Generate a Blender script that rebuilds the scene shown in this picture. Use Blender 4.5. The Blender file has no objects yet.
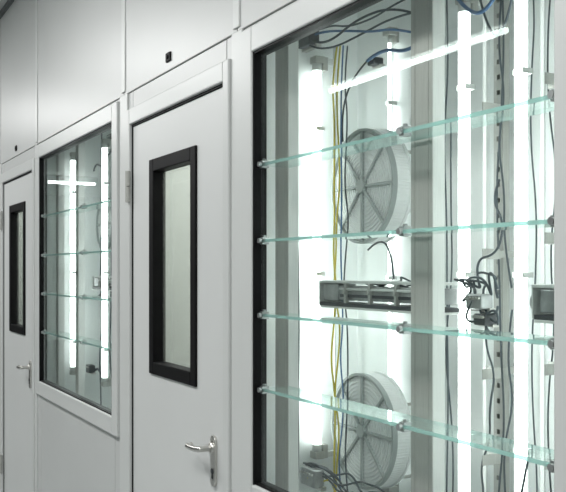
import bpy, bmesh, math, random
from mathutils import Vector, Matrix
random.seed(4)
sc = bpy.context.scene
sc.view_settings.view_transform = 'Standard'

# ---------------------------------------------------------------- materials
def new_mat(name):
    m = bpy.data.materials.new(name); m.use_nodes = True
    nt = m.node_tree
    return m, nt, nt.nodes.get('Principled BSDF'), nt.nodes.get('Material Output')

def pbr(name, col, rough=0.4, metal=0.0, noise=0.0, nscale=6.0, bump=0.0, spec=0.5, stretch=None):
    m, nt, b, o = new_mat(name)
    b.inputs['Roughness'].default_value = rough
    b.inputs['Metallic'].default_value = metal
    b.inputs['Specular IOR Level'].default_value = spec
    b.inputs['Base Color'].default_value = (*col, 1)
    tc = nt.nodes.new('ShaderNodeTexCoord')
    mp = nt.nodes.new('ShaderNodeMapping')
    if stretch: mp.inputs['Scale'].default_value = stretch
    nt.links.new(tc.outputs['Object'], mp.inputs['Vector'])
    nz = nt.nodes.new('ShaderNodeTexNoise'); nz.inputs['Scale'].default_value = nscale
    nz.inputs['Detail'].default_value = 4
    nt.links.new(mp.outputs['Vector'], nz.inputs['Vector'])
    if noise > 0:
        cr = nt.nodes.new('ShaderNodeValToRGB')
        cr.color_ramp.elements[0].position = 0.3; cr.color_ramp.elements[1].position = 0.7
        cr.color_ramp.elements[0].color = tuple(c*(1-noise) for c in col)+(1,)
        cr.color_ramp.elements[1].color = tuple(min(1, c*(1+noise)) for c in col)+(1,)
        nt.links.new(nz.outputs['Fac'], cr.inputs['Fac'])
        nt.links.new(cr.outputs['Color'], b.inputs['Base Color'])
    if bump > 0:
        bp = nt.nodes.new('ShaderNodeBump'); bp.inputs['Strength'].default_value = bump
        bp.inputs['Distance'].default_value = 0.002
        nt.links.new(nz.outputs['Fac'], bp.inputs['Height'])
        nt.links.new(bp.outputs['Normal'], b.inputs['Normal'])
    return m

def emis(name, col, s):
    m, nt, b, o = new_mat(name)
    b.inputs['Base Color'].default_value = (*col, 1)
    b.inputs['Emission Color'].default_value = (*col, 1)
    b.inputs['Emission Strength'].default_value = s
    return m

def thin_glass(name, tint, haze=0.0, hazecol=(0.8, 0.95, 0.92), f0=0.04):
    m, nt, b, o = new_mat(name)
    nt.nodes.remove(b)
    tr = nt.nodes.new('ShaderNodeBsdfTransparent'); tr.inputs[0].default_value = (*tint, 1)
    gl = nt.nodes.new('ShaderNodeBsdfGlossy'); gl.inputs['Roughness'].default_value = 0.0
    gl.inputs['Color'].default_value = (0.95, 1, 0.98, 1)
    # symmetric Schlick Fresnel (same from both sides of the pane)
    ge = nt.nodes.new('ShaderNodeNewGeometry')
    dt = nt.nodes.new('ShaderNodeVectorMath'); dt.operation = 'DOT_PRODUCT'
    nt.links.new(ge.outputs['Normal'], dt.inputs[0]); nt.links.new(ge.outputs['Incoming'], dt.inputs[1])
    def mth(op, a, bv=None, rev=False):
        n = nt.nodes.new('ShaderNodeMath'); n.operation = op
        if rev:
            n.inputs[0].default_value = bv; nt.links.new(a, n.inputs[1])
        else:
            nt.links.new(a, n.inputs[0])
            if bv is not None: n.inputs[1].default_value = bv
        return n.outputs[0]
    c = mth('ABSOLUTE', dt.outputs['Value']); c = mth('SUBTRACT', c, 1.0, True); c = mth('POWER', c, 5.0)
    c = mth('MULTIPLY', c, 1-f0); c = mth('ADD', c, f0)
    mx = nt.nodes.new('ShaderNodeMixShader')
    nt.links.new(c, mx.inputs[0])
    base = tr
    if haze > 0:
        df = nt.nodes.new('ShaderNodeBsdfDiffuse'); df.inputs[0].default_value = (*hazecol, 1)
        tl = nt.nodes.new('ShaderNodeBsdfTranslucent'); tl.inputs[0].default_value = (*hazecol, 1)
        m1 = nt.nodes.new('ShaderNodeMixShader'); m1.inputs[0].default_value = 0.5
        nt.links.new(df.outputs[0], m1.inputs[1]); nt.links.new(tl.outputs[0], m1.inputs[2])
        m2 = nt.nodes.new('ShaderNodeMixShader'); m2.inputs[0].default_value = haze
        nt.links.new(tr.outputs[0], m2.inputs[1]); nt.links.new(m1.outputs[0], m2.inputs[2])
        base = m2
    nt.links.new(base.outputs[0], mx.inputs[1]); nt.links.new(gl.outputs[0], mx.inputs[2])
    nt.links.new(mx.outputs[0], o.inputs['Surface'])
    return m

M_wall = pbr('painted_panel', (0.525, 0.537, 0.53), 0.34, 0, 0.02, 2.0, 0.05)
M_frame = pbr('painted_frame', (0.585, 0.60, 0.59), 0.33, 0, 0.01, 3.0)
M_door = pbr('door_paint', (0.61, 0.622, 0.615), 0.4, 0, 0.015, 2.0, 0.04)
M_gap = pbr('seam_dark', (0.12, 0.13, 0.13), 0.7, 0, 0.1)
M_black = pbr('black_rubber', (0.006, 0.006, 0.0065), 0.5, 0, 0.1, spec=0.1)
M_steel = pbr('brushed_steel', (0.62, 0.61, 0.58), 0.28, 1, 0.06, 30)
M_alu = pbr('brushed_aluminium', (0.42, 0.425, 0.40), 0.5, 0.25, 0.08, 40, 0.1, stretch=(8, 8, 0.3))
M_alu2 = pbr('light_aluminium', (0.64, 0.66, 0.64), 0.4, 0.2, 0.05, 40, stretch=(8, 8, 0.3))
M_inner = pbr('cabinet_white', (0.84, 0.875, 0.865), 0.35, 0, 0.015, 3.0)
M_filter = pbr('filter_mesh', (0.74, 0.78, 0.77), 0.8, 0, 0.10, 260, 0.3)
M_filtbody = pbr('filter_body', (0.80, 0.83, 0.82), 0.6, 0, 0.03, 50)
M_spoke = pbr('filter_plastic', (0.34, 0.38, 0.37), 0.5, 0, 0.03)
M_dark = pbr('dark_plastic', (0.035, 0.04, 0.045), 0.4, 0, 0.1)
M_wire = pbr('wire_black', (0.035, 0.05, 0.06), 0.5)
M_wireb = pbr('wire_blue', (0.05, 0.14, 0.30), 0.5)
M_wirey = pbr('wire_yellow', (0.55, 0.46, 0.03), 0.5)
M_chrome = pbr('machine_metal', (0.40, 0.415, 0.415), 0.38, 0.8, 0.3, 25)
M_socket = pbr('lamp_socket_white', (0.72, 0.76, 0.75), 0.4)
M_tube = emis('tube_glow', (0.94, 1.0, 0.98), 6.8)
M_ceil_lamp = emis('ceiling_tube_glow', (0.95, 1.0, 0.98), 10)
M_glass = thin_glass('window_glass', (0.965, 0.98, 0.973))
M_vglass = thin_glass('vision_glass', (0.90, 0.92, 0.90), haze=0.12, hazecol=(0.6, 0.63, 0.6))
M_shelf = thin_glass('shelf_glass', (0.95, 0.985, 0.978), haze=0.14, hazecol=(0.82, 0.93, 0.91))
M_sedge = thin_glass('shelf_glass_edge', (0.72, 0.89, 0.865), haze=0.5, hazecol=(0.66, 0.85, 0.82))
M_floor = pbr('floor_vinyl', (0.34, 0.36, 0.36), 0.3, 0, 0.05, 5)
M_room = pbr('room_paint', (0.36, 0.38, 0.37), 0.6, 0, 0.02, 3)
M_ceil = pbr('ceiling_tile', (0.55, 0.57, 0.56), 0.6, 0, 0.02, 3)
M_chamber = pbr('chamber_paint', (0.68, 0.70, 0.68), 0.5, 0, 0.02)

# ---------------------------------------------------------------- helpers
def link(o, parent=None):
    sc.collection.objects.link(o)
    if parent: o.parent = parent
    return o

def empty(name, loc=(0, 0, 0)):
    e = bpy.data.objects.new(name, None); e.empty_display_size = 0.1
    return link(e)

class B:
    """mesh builder gathering many primitives into one object"""
    def __init__(s): s.bm = bmesh.new()
    def box(s, x0, x1, y0, y1, z0, z1):
        v = [s.bm.verts.new((x, y, z)) for x in (x0, x1) for y in (y0, y1) for z in (z0, z1)]
        for f in ((0,1,3,2),(4,6,7,5),(0,4,5,1),(2,3,7,6),(0,2,6,4),(1,5,7,3)):
            s.bm.faces.new([v[i] for i in f])
        return s
    def cyl(s, p0, p1, r, n=20, r2=None):
        p0 = Vector(p0); p1 = Vector(p1); d = p1-p0
        q = d.to_track_quat('Z', 'Y').to_matrix().to_4x4()
        bmesh.ops.create_cone(s.bm, cap_ends=True, segments=n, radius1=r, radius2=r if r2 is None else r2,
                              depth=d.length, matrix=Matrix.Translation((p0+p1)/2) @ q)
        return s
    def ring(s, c, ri, ro, y0, y1, n=64):
        vs = []
        for i in range(n):
            a = 2*math.pi*i/n; ca, sa = math.cos(a), math.sin(a)
            vs.append([s.bm.verts.new((c[0]+r*ca, y, c[2]+r*sa)) for r, y in ((ri,y0),(ro,y0),(ro,y1),(ri,y1))])
        for i in range(n):
            a, b = vs[i], vs[(i+1) % n]
            for k in range(4):
                s.bm.faces.new((a[k], a[(k+1) % 4], b[(k+1) % 4], b[k]))
        return s
    def done(s, name, mat, parent=None, bevel=0.0, smooth=False):
        bmesh.ops.recalc_face_normals(s.bm, faces=s.bm.faces[:])
        me = bpy.data.meshes.new(name); s.bm.to_mesh(me); s.bm.free()
        me.materials.append(mat)
        o = bpy.data.objects.new(name, me)
        link(o, parent)
        if bevel > 0:
            md = o.modifiers.new('bevel', 'BEVEL'); md.width = bevel; md.segments = 2; md.limit_method = 'ANGLE'
        if smooth:
            for p in me.polygons: p.use_smooth = len(p.vertices) == 4
        return o

def curve(name, pts, r, mat, parent, smooth=True):
    cu = bpy.data.curves.new(name, 'CURVE'); cu.dimensions = '3D'; cu.bevel_depth = r; cu.bevel_resolution = 3
    cu.use_fill_caps = True
    sp = cu.splines.new('NURBS'); sp.points.add(len(pts)-1)
    for p, q in zip(sp.points, pts): p.co = (*q, 1)
    sp.use_endpoint_u = True; sp.order_u = 3; sp.resolution_u = 8
    cu.materials.append(mat)
    return link(bpy.data.objects.new(name, cu), parent)

# ---------------------------------------------------------------- room
H = 3.22; YN = 1.5
B().box(-20, 4, -5, YN, -0.05, 0).done('floor', M_floor)
B().box(-20, 4, -5, YN, H, H+0.05).done('ceiling', M_ceil)
B().box(-20, 4, -5.05, -5, 0, H).done('wall_south', M_room)
B().box(-20, 4, YN, YN+0.05, 0, H).done('wall_north', M_room)
B().box(-20.05, -20, -5, YN, 0, H).done('wall_west', M_room)
B().box(4, 4.05, -5, YN, 0, H).done('wall_east', M_room)

D2 = (-5.960, -5.075); W2 = (-4.911, -3.575); D1 = (-3.343, -2.460); W1 = (-2.260, -1.108)
ZB, ZT, ZD = 0.945, 2.15, 2.10
ZH = 2.235
wb = B()
g = 0.0025
def panel(x0, x1, z0, z1): wb.box(x0+g, x1-g, 0, 0.03, z0+g, z1-g)
up = [-20, -17.4, -14.8, -12.2, -9.6, -7.6, -6.10, -5.01, -3.455, -2.385, -0.93, 0.6, 2.2, 4]
for a, b in zip(up[:-1], up[1:]): panel(a, b, ZH, H)
for a, b in zip(up[:6], up[1:7]): panel(a, b, 0, ZH)
panel(-6.10, D2[0], 0, ZH); panel(*D2, ZD, ZH); panel(D2[1], -5.01, 0, ZH); panel(-5.01, W2[0], 0, ZH)
panel(*W2, 0, ZB); panel(*W2, ZT, ZH); panel(W2[1], -3.455, 0, ZH); panel(-3.455, D1[0], 0, ZH)
panel(*D1, ZD, ZH); panel(D1[1], -2.385, 0, ZH); panel(-2.385, W1[0], 0, ZH)
panel(*W1, 0, ZB); panel(*W1, ZT, ZH); panel(W1[1], -0.93, 0, ZH)
for a, b in zip(up[10:-1], up[11:]): panel(a, b, 0, ZH)
wb.done('wall_partition', M_wall, bevel=0.002)
bk = B()
for x in up[1:-1]:
    bk.box(x-0.012, x+0.012, 0.026, 0.034, ZH, H)
bk.box(-20, 4, 0.026, 0.034, ZH-0.012, ZH+0.012)
bk.done('trim_2', M_gap)
tr = B()
tr.box(-3.490, -3.394, -0.008, 0.001, 0, ZH)
tr.box(-2.410, -2.338, -0.008, 0.001, 0, ZH)
tr.box(-5.025, -4.988, -0.008, 0.001, 0, ZH)
tr.box(-6.12, -6.03, -0.008, 0.001, 0, ZH)
for x in (-6.10, -5.01, -3.455, -2.385, -0.93):
    tr.box(x-0.022, x+0.022, -0.005, 0.001, ZH+0.012, H-0.03)
tr.done('trim_1', M_frame, bevel=0.003)
B().box(-20, 4, -0.02, 0, H-0.03, H).done('trim_3', M_gap)
B().box(-20, -6.03, -0.012, 0, 0, 0.1).box(-2.41, 4, -0.012, 0, 0, 0.1).box(-5.02, -3.4, -0.012, 0, 0, 0.1).done('baseboard_north', M_frame, bevel=0.002)

# ---------------------------------------------------------------- windows
def window(n, x0, x1):
    e = empty('window_%d' % n)
    w = 0.072
    b = B()
    b.box(x0-w, x0, -0.016, 0.0, ZB-w, ZT+w); b.box(x1, x1+w, -0.016, 0.0, ZB-w, ZT+w)
    b.box(x0, x1, -0.016, 0.0, ZT, ZT+w); b.box(x0, x1, -0.016, 0.0, ZB-w, ZB)
    b.done('frame', M_frame, e, bevel=0.004)
    t = 0.006
    b = B()
    b.box(x0-0.001, x0+t, -0.010, 0.030, ZB, ZT); b.box(x1-0.003, x1+0.001, -0.004, 0.030, ZB, ZT)
    b.box(x0, x1, -0.010, 0.030, ZT-t, ZT); b.box(x0, x1, -0.004, 0.030, ZB, ZB+t)
    b.done('gasket', M_black, e)
    B().box(x0+t, x1-0.003, 0.002, 0.005, ZB+t, ZT-t).done('glass', M_glass, e)
window(1, *W2); window(2, *W1)

# ---------------------------------------------------------------- doors
def door(n, x0, x1):
    e = empty('door_%d' % n)
    w = 0.045
    b = B()
    b.box(x0-w, x0-0.003, -0.016, 0.0, 0, ZD+w+0.02); b.box(x1+0.003, x1+w, -0.016, 0.0, 0, ZD+w+0.02)
    b.box(x0-0.003, x1+0.003, -0.016, 0.0, ZD+0.004, ZD+w+0.02)
    b.done('frame', M_frame, e, bevel=0.004)
    b = B()
    b.box(x0-0.002, x0+0.003, -0.004, 0.03, 0, ZD); b.box(x1-0.003, x1+0.002, -0.004, 0.03, 0, ZD)
    b.box(x0, x1, -0.006, 0.03, ZD-0.003, ZD+0.003)
    b.done('seal', M_black, e)
    a0, a1, c0, c1 = x0+0.204, x1-0.231, 1.167, 1.945
    b = B(); yl = 0.0
    b.box(x0+0.004, a0+0.02, yl, yl+0.045, 0.008, ZD-0.005); b.box(a1-0.02, x1-0.004, yl, yl+0.045, 0.008, ZD-0.005)
    b.box(a0+0.02, a1-0.02, yl, yl+0.045, 0.008, c0+0.02); b.box(a0+0.02, a1-0.02, yl, yl+0.045, c1-0.02, ZD-0.005)
    b.done('leaf', M_door, e)
    f = 0.045
    b = B(); ya, yb = -0.008, 0.042
    b.box(a0, a0+f, ya, yb, c0, c1); b.box(a1-f, a1, ya, yb, c0, c1)
    b.box(a0+f, a1-f, ya, yb, c1-f, c1); b.box(a0+f, a1-f, ya, yb, c0, c0+f)
    b.done('vision_frame', M_black, e, bevel=0.003)
    B().box(a0+f, a1-f, 0.030, 0.034, c0+f, c1-f).done('vision_glass', M_vglass, e)
    hx = x1-0.088
    b = B()
    b.box(hx-0.017, hx+0.017, -0.009, 0.0, 0.895, 1.018)
    b.cyl((hx, 0, 1.018), (hx, -0.009, 1.018), 0.017, 32); b.cyl((hx, 0, 0.895), (hx, -0.009, 0.895), 0.017, 32)
    b.done('escutcheon', M_steel, e, bevel=0.001)
    curve('lever', [(hx, 0.0, 0.997), (hx, -0.044, 0.997), (hx-0.003, -0.054, 0.996), (hx-0.03, -0.056, 0.993),
                    (hx-0.085, -0.054, 0.991), (hx-0.098, -0.052, 0.991), (hx-0.102, -0.036, 0.991)], 0.0095, M_steel, e)
    B().cyl((hx, 0, 0.997), (hx, -0.018, 0.997), 0.0165, 24).done('lever_collar', M_steel, e, smooth=True)
    B().cyl((hx, -0.0085, 0.925), (hx, -0.0115, 0.925), 0.009, 20).box(hx-0.003, hx+0.003, -0.0115, -0.0085, 0.903, 0.923).done('keyhole', M_dark, e)
    for z in (1.865, 0.30):
        b = B()
        b.cyl((x0-0.004, -0.020, z-0.06), (x0-0.004, -0.020, z-0.002), 0.010, 16)
        b.cyl((x0-0.004, -0.020, z+0.002), (x0-0.004, -0.020, z+0.06), 0.010, 16)
        b.box(x0-0.035, x0-0.004, -0.020, -0.016, z-0.055, z+0.055)
        b.done('hinge', M_alu, e, smooth=False)
door(2, *D2); door(1, *D1)

for x, z in ((-2.949, 2.282), (-5.57, 2.282)):
    b = B(); b.box(x-0.022, x+0.022, -0.006, 0.001, z-0.016, z+0.016); b.cyl((x, -0.006, z), (x, -0.010, z), 0.008, 16)
    b.done('door_sensor', M_black, bevel=0.002)

def chamber(x0, x1):
    b = B()
    b.box(x0-0.01, x1+0.01, 1.3, 1.32, 0, 2.6); b.box(x0-0.01, x0, 0.05, 1.3, 0, 2.6); b.box(x1, x1+0.01, 0.05, 1.3, 0, 2.6)
    b.box(x0-0.01, x1+0.01, 0.05, 1.32, 2.6, 2.62)
    b.done('entry_chamber', M_chamber)
    l = bpy.data.lights.new('chamber_fill_light', 'AREA'); l.size = 0.5; l.energy = 17; l.color = (1.0, 1, 0.97)  # added fill lamp so the view through the door glass looks bright
    o = bpy.data.objects.new('chamber_fill_light', l); link(o); o.location = ((x0+x1)/2, 0.7, 2.57)
chamber(-3.455, -2.462); chamber(-6.05, -5.085)

# ---------------------------------------------------------------- cabinets
def housing(x0, x1, yb=0.45, z0=0.55, z1=2.55):
    b = B(); t = 0.006
    b.box(x0, x1, yb, yb+t, z0, z1)
    b.box(x0, x0+t, 0.031, yb, z0, z1); b.box(x1-t, x1, 0.031, yb, z0, z1)
    b.box(x0+t, x1-t, 0.031, yb, z0, z0+t); b.box(x0+t, x1-t, 0.031, yb, z1-t, z1)
    b.box(x0, x0+0.05, 0.05, yb, 0, z0); b.box(x1-0.05, x1, 0.05, yb, 0, z0)
    x = x0+0.33
    while x < x1-0.1:
        b.box(x, x+0.012, yb-0.012, yb, z0, z1); x += 0.30
    b.done('cabinet_housing', M_inner)
housing(-2.450, -0.96)
housing(-5.072, -3.48)

def tube(x, y, z0, z1, r=0.014, mat=None, refl=True):
    e = empty('fluorescent_tube')
    B().cyl((x, y, z0+0.02), (x, y, z1-0.02), r, 24).done('glass_tube', mat or M_tube, e, smooth=True)
    b = B()
    b.cyl((x, y, z0), (x, y, z0+0.022), r+0.001, 24); b.cyl((x, y, z1-0.022), (x, y, z1), r+0.001, 24)
    b.done('end_caps', M_alu2, e, smooth=True)
    b = B()
    for z, s in ((z0, -1), (z1, 1)):
        za, zb_ = sorted((z, z+s*0.022))
        b.box(x-0.018, x+0.018, y-0.014, y+0.018, za, zb_)
        za, zb_ = sorted((z-s*0.02, z+s*0.022))
        b.box(x-0.012, x+0.012, y+0.016, y+0.034, za, zb_)
    b.done('sockets', M_alu, e, bevel=0.002)
    b = B()
    for z in (z0+0.16, (z0+z1)/2-0.05, z1-0.20):
        b.box(x+r+0.001, x+r+0.003, y-0.010, y+0.02, z-0.006, z+0.006)
        b.box(x-r-0.003, x-r-0.001, y-0.010, y+0.02, z-0.006, z+0.006)
        b.box(x-r-0.003, x+r+0.003, y+0.018, y+0.020, z-0.006, z+0.006)
    b.done('spring_clips', M_alu2, e)
    if refl:
        b = B(); b.box(x-0.006, x+0.006, y+0.062, y+0.066, z0-0.06, z1+0.06)
        for z in (z0-0.012, z1+0.012): b.box(x-0.006, x+0.006, y+0.034, y+0.062, z-0.008, z+0.008)
        b.done('carrier', M_alu2, e)
    return e

for x in (-2.408, -1.701, -1.507):
    tube(x, 0.28, 0.985, 2.178)
tube(-2.225, 0.425, 0.90, 2.24, r=0.005, refl=False)
tube(-1.24, 0.28, 0.985, 2.178)

def post(x0, y0, z0=0.56, z1=2.54, w=0.08, d=0.034):
    e = empty('aluminium_post')
    b = B(); b.box(x0, x0+w, y0, y0+0.002, z0, z1); b.box(x0, x0+0.003, y0+0.002, y0+d, z0, z1)
    b.box(x0+0.014, x0+0.016, y0-0.001, y0, z0, z1); b.box(x0+w-0.016, x0+w-0.014, y0-0.001, y0, z0, z1)
    b.done('face', M_alu, e)
    B().box(x0+w-0.003, x0+w, y0+0.002, y0+d, z0, z1).done('side_flange', M_alu2, e)
post(-2.360, 0.112); post(-1.683, 0.112)
post(-4.62, 0.112, w=0.05); post(-5.04, 0.112, w=0.05)

def shelf(x0, xm, x1, z):
    e = empty('glass_shelf')
    t = 0.004
    B().box(x0+0.008, x1-0.008, 0.014, 0.098, z-t, z+t).done('pane', M_shelf, e)
    B().box(x0+0.008, x1-0.008, 0.0115, 0.014, z-t, z+t).done('front_edge', M_sedge, e)
    B().box(x0+0.008, x1-0.008, 0.098, 0.100, z-t, z+t).done('back_edge', M_sedge, e)
    b = B()
    for x in (x0+0.02, xm, x1-0.02):
        b.box(x-0.009, x+0.009, 0.006, 0.026, z-0.010, z-t-0.0005)
        b.box(x-0.009, x+0.009, 0.006, 0.026, z+t+0.0005, z+0.010)
        b.cyl((x, 0.016, z+0.010), (x, 0.016, z+0.016), 0.005, 16)
        b.cyl((x, 0.0045, z), (x, -0.003, z), 0.007, 20)
    b.done('clips', M_chrome, e)
for z in (1.836, 1.624, 1.417, 1.210):
    shelf(W1[0], -1.57, W1[1], z)
    shelf(W2[0], -4.10, W2[1], z)

def air_filter(cx, cz, y0=0.335, R=0.170, dep=0.066):
    e = empty('round_air_filter')
    c = (cx, 0, cz)
    b = B(); b.ring(c, R-0.008, R, y0, y0+0.016); b.ring(c, 0.0, 0.020, y0-0.002, y0+0.012, 32)
    b.done('rim_and_hub', M_spoke, e, bevel=0.001)
    b = B()
    for i in range(8):
        a = i*math.pi/4
        d = Vector((math.cos(a), 0, math.sin(a))); n = Vector((-math.sin(a), 0, math.cos(a)))*0.0038
        vs = []
        for rr in (0.018, R-0.008):
            for sgn in (-1, 1):
                for y in (y0+0.003, y0+0.011):
                    p = Vector(c)+d*rr+n*sgn; vs.append(b.bm.verts.new((p.x, y, p.z)))
        for f in ((0,1,3,2),(4,6,7,5),(0,4,5,1),(2,3,7,6),(0,2,6,4),(1,5,7,3)): b.bm.faces.new([vs[k] for k in f])
    b.done('spokes', M_spoke, e)
    b = B()
    for j in range(1, 13):
        rr = 0.02+j*(R-0.035)/12
        b.ring(c, rr-0.0007, rr+0.0007, y0+0.008, y0+0.011)
    b.done('grille_rings', M_filtbody, e)
    B().cyl((cx, y0+0.012, cz), (cx, y0+0.016, cz), R-0.009, 64).done('membrane', M_filter, e)
    b = B(); b.ring(c, R-0.010, R-0.003, y0+0.014, y0+dep)
    for i in range(120):
        a = 2*math.pi*i/120
        b.cyl((cx+(R-0.003)*math.cos(a), y0+0.016, cz+(R-0.003)*math.sin(a)), (cx+(R-0.003)*math.cos(a), y0+dep, cz+(R-0.003)*math.sin(a)), 0.0014, 6)
    b.ring(c, R-0.01, R+0.003, y0+dep-0.006, y0+dep)
    b.done('pleated_body', M_filtbody, e)
    b = B()
    for a in (0.6, 2.2, 3.8, 5.4):
        b.cyl((cx+0.16*math.cos(a), y0+dep-0.01, cz+0.16*math.sin(a)), (cx+0.16*math.cos(a), 0.45, cz+0.16*math.sin(a)), 0.005, 12)
    b.done('standoffs', M_steel, e)
air_filter(-2.246, 1.79); air_filter(-2.246, 1.068)
air_filter(-4.86, 1.80, y0=0.33, R=0.15)

# horizontal drive unit between filters: grey housing on a dark base plate
def drive_unit(x0, x1, y, zc):
    e = empty('drive_motor_unit')
    b = B(); b.box(x0+0.02, x1, y+0.004, y+0.06, zc-0.018, zc+0.020)
    b.box(x0+0.02, x0+0.10, y, y+0.06, zc-0.022, zc+0.026)
    b.done('housing', M_chrome, e, bevel=0.003)
    b = B(); b.box(x0+0.11, x1, y+0.001, y+0.004, zc-0.010, zc-0.002); b.box(x0+0.01, x1, y-0.006, y+0.075, zc-0.036, zc-0.026)
    b.done('base_plate', M_dark, e)
    b = B(); b.box(x0, x1, y-0.004, y+0.070, zc+0.028, zc+0.035); b.box(x0+0.01, x1, y-0.006, y+0.075, zc-0.042, zc-0.036)
    b.box(x0, x0+0.004, y-0.004, y+0.07, zc-0.036, zc+0.035)
    b.done('rails', M_alu2, e, bevel=0.001)
    b = B()
    b.cyl((x0+0.11, y+0.000, zc+0.012), (x1, y+0.000, zc+0.012), 0.004, 14)
    b.done('guide_rods', M_alu2, e, smooth=True)
    b = B(); b.cyl((x0-0.018, y+0.03, zc-0.002), (x0, y+0.03, zc-0.002), 0.022, 28); b.cyl((x0-0.024, y+0.03, zc-0.002), (x0-0.018, y+0.03, zc-0.002), 0.012, 24)
    b.done('motor', M_chrome, e, smooth=True)
    b = B()
    x = x0+0.14
    while x < x1-0.02:
        b.box(x, x+0.010, y-0.006, y+0.006, zc-0.026, zc+0.028); b.cyl((x+0.005, y-0.006, zc+0.004), (x+0.005, y-0.011, zc+0.004), 0.006, 12); x += 0.12
    b.done('clamps', M_alu, e, bevel=0.001)
drive_unit(-2.25, -1.70, 0.20, 1.478)
drive_unit(-1.385, -1.00, 0.20, 1.478)
drive_unit(-4.86, -4.45, 0.27, 1.478)

def junction(x, y, z, s=1.0, m=None):
    e = empty('junction_box')
    b = B(); b.box(x-0.035*s, x+0.035*s, y, y+0.035, z-0.022*s, z+0.022*s); b.done('body', m or M_dark, e, bevel=0.004)
    b = B()
    for i in range(-2, 3): b.cyl((x+i*0.013*s, y, z+0.01*s), (x+i*0.013*s, y-0.005, z+0.01*s), 0.0035, 10)
    b.box(x-0.042*s, x+0.042*s, y+0.02, y+0.037, z-0.028*s, z-0.018*s)
    b.done('terminals', M_steel, e)
junction(-2.385, 0.22, 2.245, 1.1)
junction(-2.20, 0.34, 2.15, 0.5)
junction(-2.36, 0.22, 0.92, 1.2, M_chrome)
junction(-2.25, 0.30, 0.86, 1.0)
junction(-1.62, 0.24, 1.47, 0.8, M_chrome)
junction(-1.60, 0.24, 1.43, 0.6)
junction(-1.66, 0.26, 2.235, 0.8, M_chrome)
junction(-1.47, 0.26, 2.235, 0.8, M_chrome)
junction(-4.9, 0.25, 1.0, 1.0); junction(-4.5, 0.25, 2.22, 1.0)

def bracket(x, z, y=0.33):
    b = B()
    b.box(x-0.022, x+0.022, y, y+0.003, z-0.012, z+0.012); b.box(x+0.019, x+0.022, y-0.05, y, z-0.012, z+0.012)
    b.cyl((x-0.012, y, z), (x-0.012, y-0.006, z), 0.005, 12); b.cyl((x+0.008, y, z), (x+0.008, y-0.006, z), 0.005, 12)
    b.box(x-0.022, x-0.014, y+0.003, 0.449, z-0.008, z+0.008)
    b.done('mounting_bracket', M_alu)
for z in (1.30, 1.58, 1.92, 1.10):
    bracket(-1.655, z); bracket(-1.455, z+0.03)

def slotted(x, y, z0, z1, w=0.034):
    b = B()
    b.box(x, x+0.011, y, y+0.003, z0, z1); b.box(x+w-0.011, x+w, y, y+0.003, z0, z1)
    z = z0
    while z < z1: b.box(x+0.011, x+w-0.011, y, y+0.003, z, z+0.026); z += 0.038
    b.box(x, x+0.002, y+0.003, y+0.02, z0, z1); b.box(x+w-0.002, x+w, y+0.003, y+0.02, z0, z1)
    b.box(x+0.002, x+w-0.002, y+0.018, y+0.02, z0, z1)
    b.done('slotted_rail', M_alu)
slotted(-1.735, 0.40, 0.58, 2.5); slotted(-1.17, 0.40, 0.58, 2.5)

# cables
def wig(x, y, z0, z1, amp=0.02, n=9):
    return [(x+random.uniform(-amp, amp), y+random.uniform(-0.01, 0.01), z0+(z1-z0)*i/(n-1)) for i in range(n)]
E1 = empty('cable_bundle')
k = 0
def cab(pts, r=0.003, m=M_wire, e=None):
    global k; k += 1
    curve('cable_%d' % k, pts, r, m, e or E1)
def loose(p0, p1, amp, n=6, r=0.0028, m=M_wire, e=None):
    p0 = Vector(p0); p1 = Vector(p1)
    pts = [p0.lerp(p1, i/(n-1)) + (Vector((random.uniform(-amp, amp), random.uniform(-0.02, 0.02), random.uniform(-amp, amp))) if 0 < i < n-1 else Vector()) for i in range(n)]
    cab([tuple(p) for p in pts], r, m, e)
cab(wig(-1.67, 0.365, 0.6, 2.3, 0.012, 10), 0.0025); cab(wig(-1.62, 0.34, 0.6, 1.45, 0.02), 0.0025); cab(wig(-1.63, 0.34, 1.5, 2.4, 0.025), 0.0025)
cab(wig(-1.79, 0.30, 0.8, 2.3, 0.010, 8), 0.0022); cab(wig(-1.80, 0.31, 0.6, 1.9, 0.012, 8), 0.0022)
cab(wig(-1.50, 0.37, 0.6, 2.4, 0.015, 12), 0.002)
cab(wig(-1.56, 0.37, 0.6, 2.3, 0.01, 12), 0.002)
# coloured wiring loom down the left side
for i, (m, r) in enumerate(((M_wirey, 0.003), (M_wirey, 0.0028), (M_wireb, 0.0025), (M_wire, 0.0025))):
    cab(wig(-2.345+0.010*i, 0.30+0.01*i, 0.85, 2.22, 0.010, 14), r, m)
cab(wig(-2.425, 0.22, 0.9, 2.2, 0.008, 12), 0.002)
cab([(-2.42, 0.22, 2.28), (-2.36, 0.23, 2.23), (-2.28, 0.25, 2.21), (-2.18, 0.28, 2.26), (-2.05, 0.32, 2.27), (-1.95, 0.33, 2.22)], 0.0035)
cab([(-2.42, 0.22, 2.26), (-2.36, 0.23, 2.21), (-2.26, 0.25, 2.19), (-2.16, 0.28, 2.21), (-2.05, 0.32, 2.24), (-1.95, 0.33, 2.23)], 0.003)
loose((-2.40, 0.24, 2.26), (-1.95, 0.33, 2.28), 0.025, 6)
loose((-2.38, 0.24, 2.25), (-1.95, 0.33, 2.17), 0.020, 6, 0.0035, M_wireb)
cab([(-2.2, 0.33, 2.15), (-2.28, 0.33, 2.12), (-2.33, 0.32, 2.02), (-2.32, 0.32, 1.93)], 0.0028)
cab([(-2.2, 0.33, 2.15), (-2.12, 0.33, 2.17), (-2.0, 0.33, 2.13), (-1.93, 0.33, 2.15)], 0.005, M_wireb)
for i in range(3):
    loose((-2.12+0.02*i, 0.26, 1.51), (-1.85, 0.26, 1.50), 0.03, 6, 0.0025)
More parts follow.
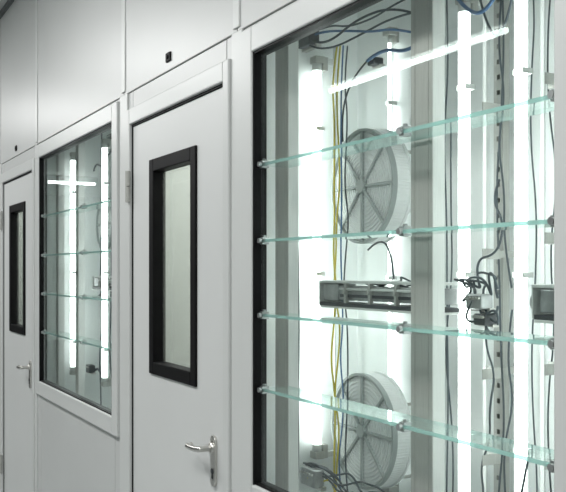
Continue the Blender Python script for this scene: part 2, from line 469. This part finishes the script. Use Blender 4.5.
cab([(-2.15, 0.3, 1.60), (-2.08, 0.29, 1.63), (-2.02, 0.29, 1.60), (-1.98, 0.27, 1.52)], 0.0028)
for i in range(6):
    loose((-1.70+0.01*i, 0.25, 1.52), (-1.56, 0.26, 1.40+0.02*i), 0.04, 7, 0.0028)
loose((-1.60, 0.26, 1.42), (-1.66, 0.3, 0.95), 0.025, 8, 0.0025); loose((-1.62, 0.26, 1.50), (-1.60, 0.3, 1.75), 0.03, 6)
cab([(-1.72, 0.27, 2.2), (-1.66, 0.25, 2.15), (-1.60, 0.25, 2.12), (-1.55, 0.26, 2.17), (-1.50, 0.27, 2.21)], 0.0045, M_wireb)
loose((-1.72, 0.27, 2.22), (-1.5, 0.27, 2.20), 0.03, 7, 0.003, M_wireb)
cab([(-1.70, 0.3, 2.3), (-1.62, 0.27, 2.10), (-1.55, 0.28, 2.05), (-1.52, 0.3, 2.3)], 0.003)
cab([(-1.44, 0.3, 2.3), (-1.40, 0.27, 2.12), (-1.35, 0.28, 1.9), (-1.37, 0.3, 1.6)], 0.003)
cab([(-1.60, 0.3, 1.0), (-1.56, 0.25, 0.85), (-1.50, 0.25, 0.95), (-1.47, 0.27, 1.15)], 0.003)
for i in range(6):
    loose((-2.42+0.01*i, 0.24, 0.95), (-2.05, 0.32, 0.84+0.015*i), 0.035, 7, 0.003)
loose((-2.36, 0.22, 0.92), (-2.2, 0.30, 0.86), 0.03, 6, 0.0025, M_wirey)
loose((-2.05, 0.34, 0.86), (-1.8, 0.34, 0.84), 0.02, 5)
E2 = empty('cable_bundle')
for x in (-4.90, -4.70, -4.52, -4.3, -4.05):
    cab(wig(x, 0.33, 0.7, 2.4, 0.025, 10), 0.004, M_wire, E2)
loose((-4.95, 0.3, 1.0), (-4.4, 0.3, 0.96), 0.05, 8, 0.005, M_wire, E2)
loose((-4.95, 0.3, 2.1), (-4.4, 0.3, 2.2), 0.05, 8, 0.005, M_wire, E2)
loose((-4.85, 0.3, 1.4), (-4.6, 0.3, 1.5), 0.05, 8, 0.006, M_wire, E2)
tube(-4.98, 0.19, 0.985, 2.178); tube(-4.40, 0.20, 0.985, 2.178)
tube(-3.9, 0.22, 0.985, 2.178)
slotted(-4.62, 0.40, 0.58, 2.5)

# ---------------------------------------------------------------- ceiling lights
def ceiling_light(p0, p1):
    e = empty('ceiling_light')
    p0 = Vector(p0); p1 = Vector(p1); d = (p1-p0).normalized()
    B().cyl(p0, p1, 0.022, 20).done('tube', M_ceil_lamp, e, smooth=True)
    up_ = Vector((0, 0, 1)); s = d.cross(up_)*0.05
    a = p0-d*0.03; b_ = p1+d*0.03
    xs = sorted((a.x, b_.x)); ys = sorted((a.y, b_.y))
    wx = abs(s.x); wy = abs(s.y)
    B().box(xs[0]-wx, xs[1]+wx, ys[0]-wy, ys[1]+wy, p0.z+0.03, H).done('housing', M_frame, e, bevel=0.004)
ceiling_light((-6.71, -2.88, 3.10), (-4.49, -2.88, 3.10))
ceiling_light((-3.60, -2.88, 3.10), (-1.4, -2.88, 3.10))
ceiling_light((-15.9, -3.42, 3.10), (-15.9, -2.58, 3.10))

def area(name, x, y, sx, sy, e):
    l = bpy.data.lights.new(name, 'AREA'); l.shape = 'RECTANGLE'; l.size = sx; l.size_y = sy; l.energy = e
    l.color = (1.0, 1.0, 0.99)
    o = bpy.data.objects.new(name, l); link(o); o.location = (x, y, H-0.01)
    return o
for x in (-9.5, -6.5, -3.6, -0.8, 2.0):  # added unseen fill lamps for the room, kept clear of window reflections
    area('room_fill_light', x, -1.58, 1.8, 0.5, 52)

w = bpy.data.worlds.new('world'); sc.world = w; w.use_nodes = True
w.node_tree.nodes['Background'].inputs[0].default_value = (0.6, 0.63, 0.62, 1)
w.node_tree.nodes['Background'].inputs[1].default_value = 0.3

# ---------------------------------------------------------------- camera
cam = bpy.data.cameras.new('camera'); co = bpy.data.objects.new('camera', cam); link(co)
cam.sensor_width = 36; cam.lens = 900/566*36; cam.shift_y = 25/566
co.location = (0, -1.1, 1.54); co.rotation_euler = (math.radians(90), 0, math.radians(62.33))
cam.clip_start = 0.02
sc.camera = co
